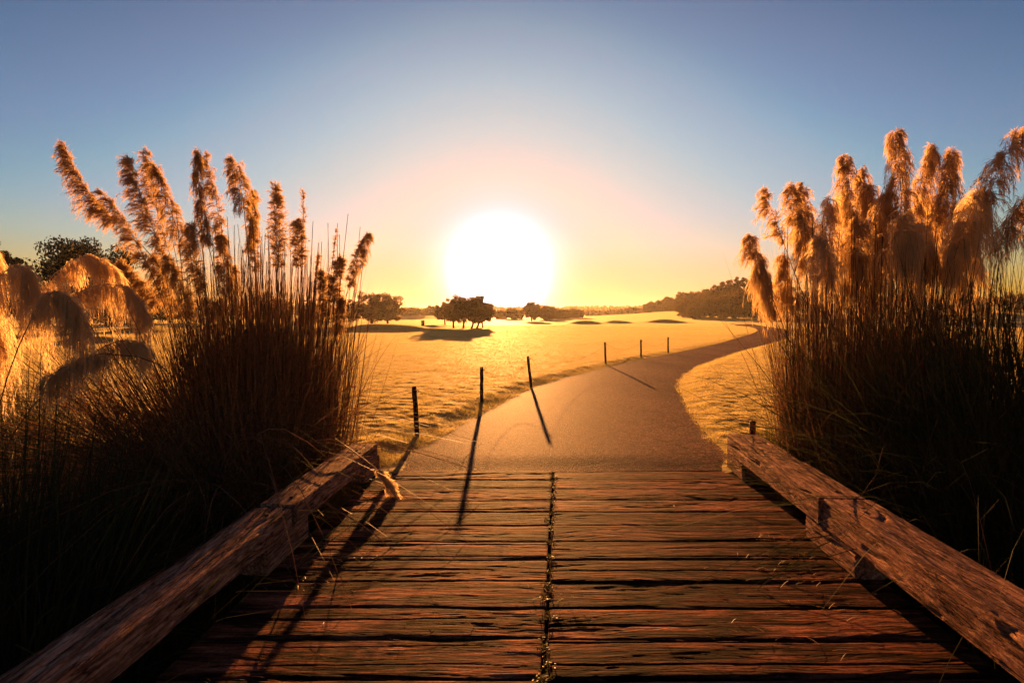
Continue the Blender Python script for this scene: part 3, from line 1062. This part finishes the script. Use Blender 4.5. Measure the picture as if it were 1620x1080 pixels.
mb = MB()
leaves(mb, bl, 500, 0.5, 0.9, 1.7, 0.4, 0.8, 0.0042)
mb.build('foliage', M['leaf'], root)

# --- clump at the right end of the bridge
bx, by = 3.22, 4.95
bl = (bx, by, zt(bx, by))
root = empty('pampas_grass', bl)
tag(root, 'broad pampas grass with shaggy hanging plumes at the right end of the bridge', 'pampas grass', 'pampas grass tussocks by the bridge')
HG = dict(length=.33, droop=1.25, nb=230, hairs=13, spread=.95, taper=.6, dens=1.25, tuft=3.6, lvar=1.1)
PL = [
    ([(1208, 300), (1222, 335), (1240, 385)], dict(HG, length=.16, bias=(-.3, 0, 0), droop=.6, nb=150)),
    ([(1182, 372), (1200, 410), (1222, 470)], dict(HG, length=.18, bias=(-.2, 0, 0), droop=1.0)),
    ([(1192, 415), (1206, 450), (1226, 500)], dict(HG, length=.16, bias=(-.3, 0, 0), droop=1.2, dd=.1)),
    ([(1252, 290), (1258, 330), (1266, 385)], dict(HG, length=.17, droop=.8, dd=.2)),
    ([(1274, 286), (1276, 330), (1276, 390)], dict(HG, length=.15, droop=.8, dd=.3)),
    ([(1270, 330), (1272, 375), (1280, 430)], dict(HG, length=.2, droop=1.1)),
    ([(1312, 312), (1306, 370), (1306, 440)], dict(HG, length=.26, bias=(-.3, 0, 0), mat=M['plume_pale'])),
    ([(1338, 243), (1341, 290), (1346, 370)], dict(HG, length=.17, droop=1.1, nb=230)),
    ([(1300, 372), (1305, 405), (1318, 450)], dict(HG, length=.26, dd=-.3, mat=M['plume_pale'])),
    ([(1378, 290), (1380, 330), (1384, 390)], dict(HG, length=.2, dd=.3)),
    ([(1400, 300), (1396, 345), (1390, 410)], dict(HG, length=.24, dd=.1)),
    ([(1422, 203), (1424, 260), (1428, 350)], dict(HG, length=.24, nb=260, droop=1.2)),
    ([(1470, 228), (1460, 275), (1446, 340)], dict(HG, length=.20, bias=(.2, 0, 0), dd=.2)),
    ([(1432, 332), (1430, 375), (1432, 420)], dict(HG, length=.32, dd=-.4, nb=300, droop=1.35, mat=M['plume_pale'])),
    ([(1466, 345), (1462, 390), (1456, 440)], dict(HG, length=.3, dd=-.25, nb=260, droop=1.3, mat=M['plume_pale'])),
    ([(1519, 228), (1504, 280), (1470, 360)], dict(HG, length=.22, nb=260, bias=(.15, 0, 0))),
    ([(1562, 300), (1540, 330), (1512, 400)], dict(HG, length=.34, dd=-.5, nb=320, droop=1.35, mat=M['plume_pale'])),
    ([(1530, 350), (1515, 390), (1500, 440)], dict(HG, length=.3, dd=-.3, nb=260, droop=1.3, mat=M['plume_pale'])),
    ([(1350, 345), (1352, 385), (1356, 440)], dict(HG, length=.24, dd=-.1)),
    ([(1390, 370), (1392, 400), (1394, 450)], dict(HG, length=.24, dd=0)),
    ([(1235, 400), (1240, 440), (1248, 490)], dict(HG, length=.18, dd=.2)),
    ([(1480, 300), (1476, 350), (1470, 400)], dict(HG, length=.24, dd=.3)),
    ([(1330, 300), (1335, 350), (1338, 410)], dict(HG, length=.22, dd=.3)),
    ([(1366, 262), (1362, 310), (1358, 370)], dict(HG, length=.18, dd=.4)),
    ([(1412, 320), (1410, 370), (1408, 430)], dict(HG, length=.26, dd=.25)),
    ([(1500, 320), (1496, 370), (1488, 430)], dict(HG, length=.28, dd=.1)),
    ([(1550, 380), (1540, 420), (1526, 470)], dict(HG, length=.26, dd=0)),
    ([(1330, 390), (1334, 425), (1340, 470)], dict(HG, length=.24, dd=.1)),
    ([(1370, 400), (1372, 440), (1376, 480)], dict(HG, length=.22, dd=.2)),
    ([(1440, 420), (1440, 450), (1440, 490)], dict(HG, length=.22, dd=.2)),
]
pampas(root, bl, PL, 4.9, M['plume_gold'], 0.5)
mb = MB()
leaves(mb, bl, 2700, 0.82, 0.9, 2.2, 0.09, 0.2, 0.0042, kink=0.04)
leaves(mb, (bx - 0.05, by - 0.15, bl[2]), 1100, 0.80, 0.5, 1.8, 0.14, 0.3, 0.0042, kink=0.05)
leaves(mb, (bx + 0.3, by - 0.3, bl[2]), 700, 0.7, 0.9, 1.7, 0.4, 0.9, 0.0045)
leaves(mb, (bx, by - 0.3, bl[2] - 0.05), 800, 0.9, 0.3, 0.9, 0.45, 0.8, 0.0045, kink=0.1)
mb.build('foliage', M['leaf'], root)
mb = MB()
for i in range(280):
    th, rr = rng.uniform(0, 6.28), 0.80 * math.sqrt(rng.random())
    b0 = np.array(bl) + [rr * math.cos(th), rr * math.sin(th) * .6, -0.05]
    h = rng.uniform(0.9, 2.3)
    tp = b0 + [rng.normal(0, .08) + (b0[0] - bl[0]) * .1, rng.normal(0, .1), h]
    mb.tube(bez(b0, (b0 + tp) / 2 + rng.normal(0, .03, 3), tp, 6), np.linspace(.0055, .0025, 6), 4)
mb.build('cane', M['stalk'], root)

# --- clump at the right picture edge
bx, by = 3.95, 4.0
bl = (bx, by, zt(bx, by))
root = empty('pampas_grass', bl)
tag(root, 'leafy pampas grass with one arching plume at the right picture edge', 'pampas grass', 'pampas grass tussocks by the bridge')
PL = [
    ([(1640, 205), (1595, 235), (1560, 330)], dict(HG, length=.22, depth=4.4, droop=1.0, nb=260)),
    ([(1660, 320), (1615, 320), (1580, 400)], dict(HG, length=.24, depth=4.4, droop=1.2)),
    ([(1700, 260), (1660, 290), (1640, 380)], dict(HG, length=.24, depth=4.2, droop=1.2)),
]
pampas(root, bl, PL, 4.3, M['plume_gold'], 0.3)
mb = MB()
leaves(mb, bl, 2600, 0.6, 1.6, 3.1, 0.30, 0.9, 0.0055, dirs=(-.16, 0, 0))
leaves(mb, (bx - 0.4, by + 0.25, bl[2]), 2200, 0.5, 1.6, 3.0, 0.28, 0.9, 0.0055, dirs=(-.05, 0, 0))
leaves(mb, (bx - 0.2, by - 0.3, bl[2]), 900, 0.7, 0.8, 1.7, 0.5, 1.0, 0.0050)
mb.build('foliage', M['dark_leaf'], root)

# --- dark sedges on the ditch banks
SEDGE = [(-3.35, 3.6, 1100, .6, 1.2, 2.2, 'thick leaved dark sedge under the grey drooping plumes at the far left'),
         (-2.75, 3.75, 1300, .6, 1.1, 2.2, 'arching dark sedge below the tall plumes on the left bank'),
         (-2.75, 2.85, 1000, .5, 1.5, 2.5, 'tall dark sedge at the left picture edge in front of the weeping plumes'),
         (-2.0, 3.1, 900, .45, .7, 1.35, 'low dark sedge beside the middle of the left kerb beam'),
         (-1.95, 2.1, 800, .4, .6, 1.25, 'low black looking sedge in the bottom left corner beside the beam'),
         (2.75, 3.6, 1100, .5, .7, 1.35, 'low dark sedge behind the joint of the right kerb beams'),
         (3.4, 3.3, 1100, .55, 1.0, 2.0, 'loose dark sedge with long thin blades on the right bank'),
         (2.65, 2.5, 900, .4, .6, 1.2, 'low black looking sedge at the right edge beside the near beam')]
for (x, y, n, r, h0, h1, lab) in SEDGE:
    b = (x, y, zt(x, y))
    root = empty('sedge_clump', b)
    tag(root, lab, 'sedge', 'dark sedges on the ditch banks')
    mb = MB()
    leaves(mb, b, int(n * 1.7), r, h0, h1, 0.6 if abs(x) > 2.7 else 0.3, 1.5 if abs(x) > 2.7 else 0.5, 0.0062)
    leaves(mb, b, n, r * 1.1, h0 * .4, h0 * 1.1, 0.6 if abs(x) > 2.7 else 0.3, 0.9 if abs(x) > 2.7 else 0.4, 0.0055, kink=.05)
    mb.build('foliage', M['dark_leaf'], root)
    if abs(x) < 3.2:
        continue
    mb = MB()
    leaves(mb, b, 10, r * .7, h0, h1 * 0.8, 0.3, 0.6, 0.0032, kink=.3)
    mb.build('dry_blade', M['straw'], root)

# small green reeds beside the right clump, and beside the left one
for (px, py, dep, n, lab) in ((1222, 690, 5.3, 40, 'small tuft of green reeds in front of the right pampas canes'),
                              (538, 705, 5.1, 40, 'small tuft of green blades behind the far end of the left beam')):
    p = at(px, py, dep)
    b = (p[0], p[1], zt(p[0], p[1]))
    root = empty('reed_tuft', b)
    tag(root, lab, 'reed')
    mb = MB()
    leaves(mb, b, n, 0.10, 0.2, 0.55 if px > 800 else 0.38, 0.2, 0.12, 0.005)
    mb.build('foliage', M['moss'], root)

# bank ground cover
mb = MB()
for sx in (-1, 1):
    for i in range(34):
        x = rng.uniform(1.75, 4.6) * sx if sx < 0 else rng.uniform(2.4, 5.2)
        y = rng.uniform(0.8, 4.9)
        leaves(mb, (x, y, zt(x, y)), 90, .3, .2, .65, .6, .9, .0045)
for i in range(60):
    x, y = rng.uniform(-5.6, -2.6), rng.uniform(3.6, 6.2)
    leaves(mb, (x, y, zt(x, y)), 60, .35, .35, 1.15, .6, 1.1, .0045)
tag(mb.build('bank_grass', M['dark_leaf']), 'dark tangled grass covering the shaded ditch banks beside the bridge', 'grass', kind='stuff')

# ------------------------------------------------------------------ things on the deck
# fallen plume lying over the left beam end
p0, p1, p2 = at(528, 692, 4.75), ground(566, 719, .315), ground(596, 742, .17)
st = bez(p0, 2 * p1 - .5 * (p0 + p2), p2, 14)
p3 = ground(622, 776, .03)
root = empty('fallen_plume', tuple(p2))
tag(root, 'broken off dry plume lying across the far end of the left beam', 'plume')
mb = MB(); mb.tube(st, np.linspace(.006, .004, 14), 6)
mb.build('stalk', M['straw'], root)
sp = bez(p2, (p2 + p3) / 2 + [0, 0, .03], p3, 16)
plume_mesh(sp, .09, 0.3, nb=110, hairs=12, spread=.28, taper=.1).build('plume', M['plume_pale'], root)

mb = MB()
spots = [(520, 885, 45, .16), (505, 925, 40, .14), (1215, 850, 25, .14), (1240, 880, 25, .12), (880, 940, 20, .1), (1225, 905, 25, .2),
         (1320, 960, 20, .2), (640, 990, 10, .2), (400, 1072, 10, .1), (1180, 1000, 14, .25), (740, 860, 6, .2), (1100, 800, 10, .25)]
for (px, py, n, r) in spots:
    c = ground(px, py, 0.004)
    th = rng.uniform(0, 2 * np.pi, n)
    q = c + np.stack([rng.normal(0, r, n), rng.normal(0, r * .35, n), rng.uniform(0, .01, n)], 1)
    L = rng.uniform(.02, .09, n)
    d = np.stack([np.cos(th), np.sin(th) * .6, rng.uniform(-.05, .3, n)], 1)
    k = np.linspace(0, 1, 4)
    P = q[:, None] + L[:, None, None] * d[:, None] * k[None, :, None]
    P[:, :, 2] -= (L[:, None] * .25 * k[None] ** 2)
    mb.ribbons(P, np.full((n, 4), .0011), unit(np.stack([-np.sin(th), np.cos(th), 0.5 + 0 * th], 1)))
tag(mb.build('dry_straw', M['straw']), 'dry straw scattered over the bridge planks', 'straw', kind='stuff')

mb = MB()
for i in range(240):
    y = rng.uniform(1.7, 5.0)
    w = vnoise(np.array([y * 2.3]), np.array([1.0]), 44)[0]
    if w < -0.12 and rng.random() < .8:
        continue
    c = np.array([seam_x(y) + rng.normal(0, .014), y, -0.012])
    n = rng.integers(10, 34)
    r = .012 + .022 * max(0, w + .1) * 2
    p = c + rng.normal(0, 1, (n, 3)) * [r, r, .006]
    th = rng.uniform(0, 6.28, n)
    d = unit(np.stack([np.cos(th), np.sin(th), rng.uniform(.2, 1.2, n)], 1))
    L = rng.uniform(.006, .02, n)
    k = np.linspace(0, 1, 3)
    P = p[:, None] + L[:, None, None] * d[:, None] * k[None, :, None]
    mb.ribbons(P, np.array([.0015, .003, .0004])[None] * np.ones((n, 1)), unit(np.stack([-np.sin(th), np.cos(th), 0 * th], 1)))
tag(mb.build('moss', M['moss']), 'low moss and weeds growing in the seam between the planks', 'moss', kind='stuff')


# ------------------------------------------------------------------ trees
def crown_mesh(R, H, nc, m, ls, flat=0.0, seed=0, name='crown', mat=None, upward=0.0):
    """leaf clumps through an uneven crown: R radius, H height, base of the crown at z=0"""
    g = np.random.default_rng(seed)
    mb = MB()
    d = g.normal(size=(nc, 3)); d /= np.linalg.norm(d, axis=1)[:, None]
    lob = 0.75 + 0.5 * g.random(nc)
    rr = (0.35 + 0.65 * g.random(nc) ** 0.5) * lob
    c = d * rr[:, None] * [R, R, H / 2]
    c[:, 2] = np.where(c[:, 2] < 0, c[:, 2] * (0.8 - flat), c[:, 2]) + H * (0.42 - 0.3 * flat)
    cr = R * g.uniform(0.14, 0.30, nc)
    q = g.normal(size=(nc, m, 3))
    q /= np.linalg.norm(q, axis=2)[..., None]
    q = c[:, None] + q * (g.random((nc, m, 1)) ** 0.45) * cr[:, None, None] * [1, 1, 0.75]
    q = q.reshape(-1, 3)
    n = len(q)
    u = unit(g.normal(size=(n, 3)) + [0, 0, upward])
    w = unit(np.cross(u, g.normal(size=(n, 3))))
    s = ls * g.uniform(0.6, 1.3, n)[:, None]
    asp = 0.5 if upward == 0 else 0.42
    V = np.stack([q - u * s, q + w * s * asp, q + u * s, q - w * s * asp], 1).reshape(-1, 3)
    mb.add(V, np.arange(4 * n).reshape(n, 4))
    return mb.mesh(name, mat or M['crown']), c


def trunk_mesh(h, r, tips, seed=0, lean=0.0):
    g = np.random.default_rng(seed)
    mb = MB()
    z = np.linspace(-0.3, h, 7)
    P = np.stack([lean * z / h + 0.04 * h * np.sin(z / h * 3 + seed), 0.03 * h * np.cos(z / h * 2), z], 1)
    mb.tube(P, r * np.linspace(1.15, 0.7, 7), 8)
    for t in tips:
        t = np.array(t) + [0, 0, 0]
        mb.tube(bez(P[-2], (P[-1] + t) / 2 + [0, 0, -0.1 * h], t, 6), r * np.linspace(0.55, 0.12, 6), 5)
    return mb.mesh('trunk', M['bark'])


def tree(name, px, base, top, wpx, lab, group, seed, trunk_frac=0.28, kind='round', d=None, leaf=None, dx=0):
    """tree whose foot, top and spread were measured in the photograph, standing at its own distance"""
    if d is None:
        d = ground(px, base)[1]
    x = (px - 810) / 900 * d
    z = zt(x, d)
    e_top = math.atan((540 - (top - 0.06 * max(base - top, 40))) / 900) - PITCH
    H = 1.4 + d * math.tan(e_top) - z
    R = wpx / 900 * d / 2
    th = H * trunk_frac * 0.5
    CH = H - th
    root = empty(name, (x, d, z))
    tag(root, lab, 'tree', group)
    ls = leaf or max(0.06, d * 0.0017)
    if kind == 'pine':
        me, c = crown_mesh(R, CH * 0.92, 150, 220, ls * 1.7, 0.25, seed, mat=M['pine'], upward=1.2)
    else:
        me, c = crown_mesh(R * 0.9, CH * 0.94, 120, 80, ls, 0.05, seed)
    o = bpy.data.objects.new('crown', me); col.objects.link(o); o.parent = root
    o.location = (dx, 0, th - 0.02 * CH)
    tips = [tuple(c[i] * [1, 1, 1] + [dx, 0, th]) for i in range(0, len(c), 11)]
    tm = trunk_mesh(th + 0.25 * CH, max(0.045, R * 0.07), tips, seed, dx)
    o = bpy.data.objects.new('trunk', tm); col.objects.link(o); o.parent = root
    return root


G1 = 'pair of trees behind the left bunker'
tree('round_tree', 588, 516.5, 458, 58, 'left one of the two dark rounded trees behind the left bunker', G1, 1)
tree('round_tree', 613, 516.5, 461, 54, 'right one of the two dark rounded trees behind the left bunker', G1, 2)
G2 = 'grove of small trees left of the sun'
tree('small_tree', 704, 514, 478, 36, 'low tree at the left end of the grove beside the sun', G2, 3, .4)
tree('small_tree', 718, 520, 471, 44, 'second tree from the left in the grove beside the sun, one straight trunk', G2, 4, .4)
tree('small_tree', 734, 520, 462, 48, 'tallest tree in the middle of the grove beside the sun', G2, 5, .4)
tree('small_tree', 746, 521, 464, 44, 'tree just right of the tallest one in the grove beside the sun', G2, 6, .4, dx=.3)
tree('small_tree', 754, 520, 467, 44, 'leaning slender tree second from the right end of the grove', G2, 7, .4, dx=.4)
tree('small_tree', 763, 519, 475, 36, 'rightmost low crowned tree of the grove beside the sun', G2, 8, .3)
tree('palm_like_tree', 841, 509, 474, 32, 'spiky topped tree alone just below right of the sun', None, 9, .25)
G3 = 'trees right of the sun on the far fairway'
tree('far_tree', 866, 507, 483, 34, 'broad orange lit tree right beside the spiky topped tree', G3, 10, .12)
tree('far_tree', 884, 506, 489, 30, 'low tree right of the broad one below the sun', G3, 11, .1)
tree('far_tree', 908, 505, 490, 30, 'rounded tree at the right end of the row below the sun', G3, 12, .1)
tree('far_tree', 813, 506, 489, 36, 'low glowing tree directly under the sun', G3, 13, .1)
tree('far_tree', 793, 505, 492, 24, 'tiny low tree under the left rim of the sun', G3, 14, .1)
G5 = 'tree row across the fairway right of the sun'
for i, (px, top, w) in enumerate(((938, 493, 26), (955, 494, 24), (972, 493, 26), (988, 491, 28), (1002, 489, 28), (1016, 488, 28), (1034, 485, 30))):
    tree('far_tree', px, 503, top, w, 'low hazy tree in the row between the tower and the wooded rise', G5, 80 + i, .03, d=190 + 7 * (i % 3))
G4 = 'trees on the skyline behind the left bunker'
tree('far_tree', 552, 508, 474, 50, 'dark tree half hidden by the right plumes of the left pampas', G4, 15, .15)
tree('far_tree', 646, 505, 490, 44, 'low bushy tree between the bunker trees and the grove', G4, 16, .1)
tree('far_tree', 681, 504, 485, 28, 'small dome shaped tree just left of the grove', G4, 17, .1)
for i, (px, top, w) in enumerate(((335, 468, 80), (425, 462, 90), (500, 474, 60), (270, 470, 70))):
    tree('far_tree', px, 512, top, w, 'dark background tree seen only through the canes of the left pampas', 'background trees behind the left pampas', 20 + i, .2)
# pines at the left
tree('pine_tree', 128, 532, 360, 175, 'large dark pine with a broad tufted crown behind the weeping plumes', 'pines at the left', 30, .30, 'pine', d=34)
tree('pine_tree', 4, 532, 362, 60, 'dark pine cut by the left picture edge', 'pines at the left', 31, .3, 'pine', d=36)
tree('pine_tree', 30, 532, 394, 36, 'small pine between the picture edge and the large pine', 'pines at the left', 32, .3, 'pine', d=40)
tree('pine_tree', 205, 526, 440, 90, 'low dark pine half behind the tall left pampas', 'pines at the left', 33, .2, 'pine', d=42)
# wooded rise at the right
GR = 'trees massed on the wooded rise right of the path'
LBR = 'dark rounded tree massed with others on the wooded rise right of the far path'
rise = [(1030, 489, 26, 165), (1046, 487, 26, 160), (1062, 483, 30, 150), (1078, 475, 30, 140), (1092, 471, 30, 132), (1108, 473, 34, 128),
        (1120, 466, 34, 122), (1136, 458, 36, 118), (1152, 450, 36, 116), (1165, 446, 30, 114), (1178, 445, 28, 112), (1192, 453, 30, 110),
        (1210, 458, 40, 108), (1240, 462, 44, 106), (1280, 466, 50, 104), (1085, 486, 32, 112), (1104, 484, 34, 108), (1124, 480, 36, 104),
        (1146, 474, 40, 100), (1168, 470, 40, 98), (1190, 474, 38, 96), (1216, 476, 40, 94), (1098, 494, 26, 100), (1300, 470, 60, 100)]
for i, (px, top, w, d) in enumerate(rise):
    tree('woodland_tree', px, 505, top - 13, w, LBR, GR, 40 + i, .03, d=d)
for i, (px, top) in enumerate(((1370, 470), (1450, 468), (1530, 472), (1600, 466))):
    tree('woodland_tree', px, 507, top, 80, 'dark background tree hidden behind the right pampas', 'background trees behind the right pampas', 70 + i, .15, d=90)

# far woodland strips (one mass)
mb = MB()
g = np.random.default_rng(5)
n = 26000
px = g.uniform(420, 1100, n)
d = g.uniform(300, 520, n)
x = (px - 810) / 900 * d
prof = 3.2 + 2.6 * vnoise(x * 0.06, d * 0.02, 60) + 2.2 * vnoise(x * 0.22, d * 0.05, 61) + np.clip((px - 960) / 90, 0, 1) * 1.2
z = g.random(n) ** 0.7 * np.maximum(prof, 0.8) + terrain(x, d)
q = np.stack([x, d, z], 1)
u = unit(g.normal(size=(n, 3))); w = unit(np.cross(u, g.normal(size=(n, 3))))
s = g.uniform(.35, .9, n)[:, None]
mb.add(np.stack([q - u * s, q + w * s * .6, q + u * s, q - w * s * .6], 1).reshape(-1, 3), np.arange(4 * n).reshape(n, 4))
tag(mb.build('distant_woodland', M['crown']), 'low far off woodland along the horizon', 'woodland', kind='stuff')

# distant tower above the woodland
d = 430.0
x = (934 - 810) / 900 * d
root = empty('distant_tower', (x, d, 0))
tag(root, 'tiny square tower standing above the far woodland right of the sun', 'tower')
mb = MB()
mb.box((x, d, 2.4), (2.2, 2.2, 6.4)); mb.build('wall', M['render_wall'], root)
mb = MB()
mb.box((x, d, 5.75), (2.6, 2.6, 0.3)); mb.box((x, d, 6.1), (1.6, 1.6, 0.4)); mb.build('roof', M['render_wall'], root)
for k in range(2):
    mb = MB(); mb.box((x - .5 + k, d - 1.11, 4.2), (.45, .06, 1.0)); mb.build('window', M['glass'], root)

# small dark bin on the mound left of the grove
gx = ground(669, 519)
gy = gx[1] + 3.0
gx = (669 - 810) / 900 * gy
gz = zt(gx, gy)
root = empty('litter_bin', (gx, gy, gz))
tag(root, 'small dark bin standing on the mound left of the grove', 'litter bin')
mb = MB(); mb.tube([(gx, gy, gz - .05), (gx, gy, gz + .1), (gx, gy, gz + .5)], [.15, .16, .17], 12); mb.build('body', M['post'], root)
mb = MB(); mb.tube([(gx, gy, gz + .503), (gx, gy, gz + .55), (gx, gy, gz + .58)], [.18, .18, .1], 12); mb.build('lid', M['post'], root)

# ------------------------------------------------------------------ haze
m, nt, N, Lk, out = mat_new('haze')
pv = N.new('ShaderNodeVolumePrincipled')
pv.inputs['Color'].default_value = (0.95, 0.9, 0.82, 1)
pv.inputs['Density'].default_value = HAZE_DENSITY
pv.inputs['Anisotropy'].default_value = 0.66
Lk.new(pv.outputs[0], out.inputs['Volume'])
mb = MB()
mb.box((0, 0, 5.5), (3000, 3000, 17))
tag(mb.build('haze', m), kind='stuff')
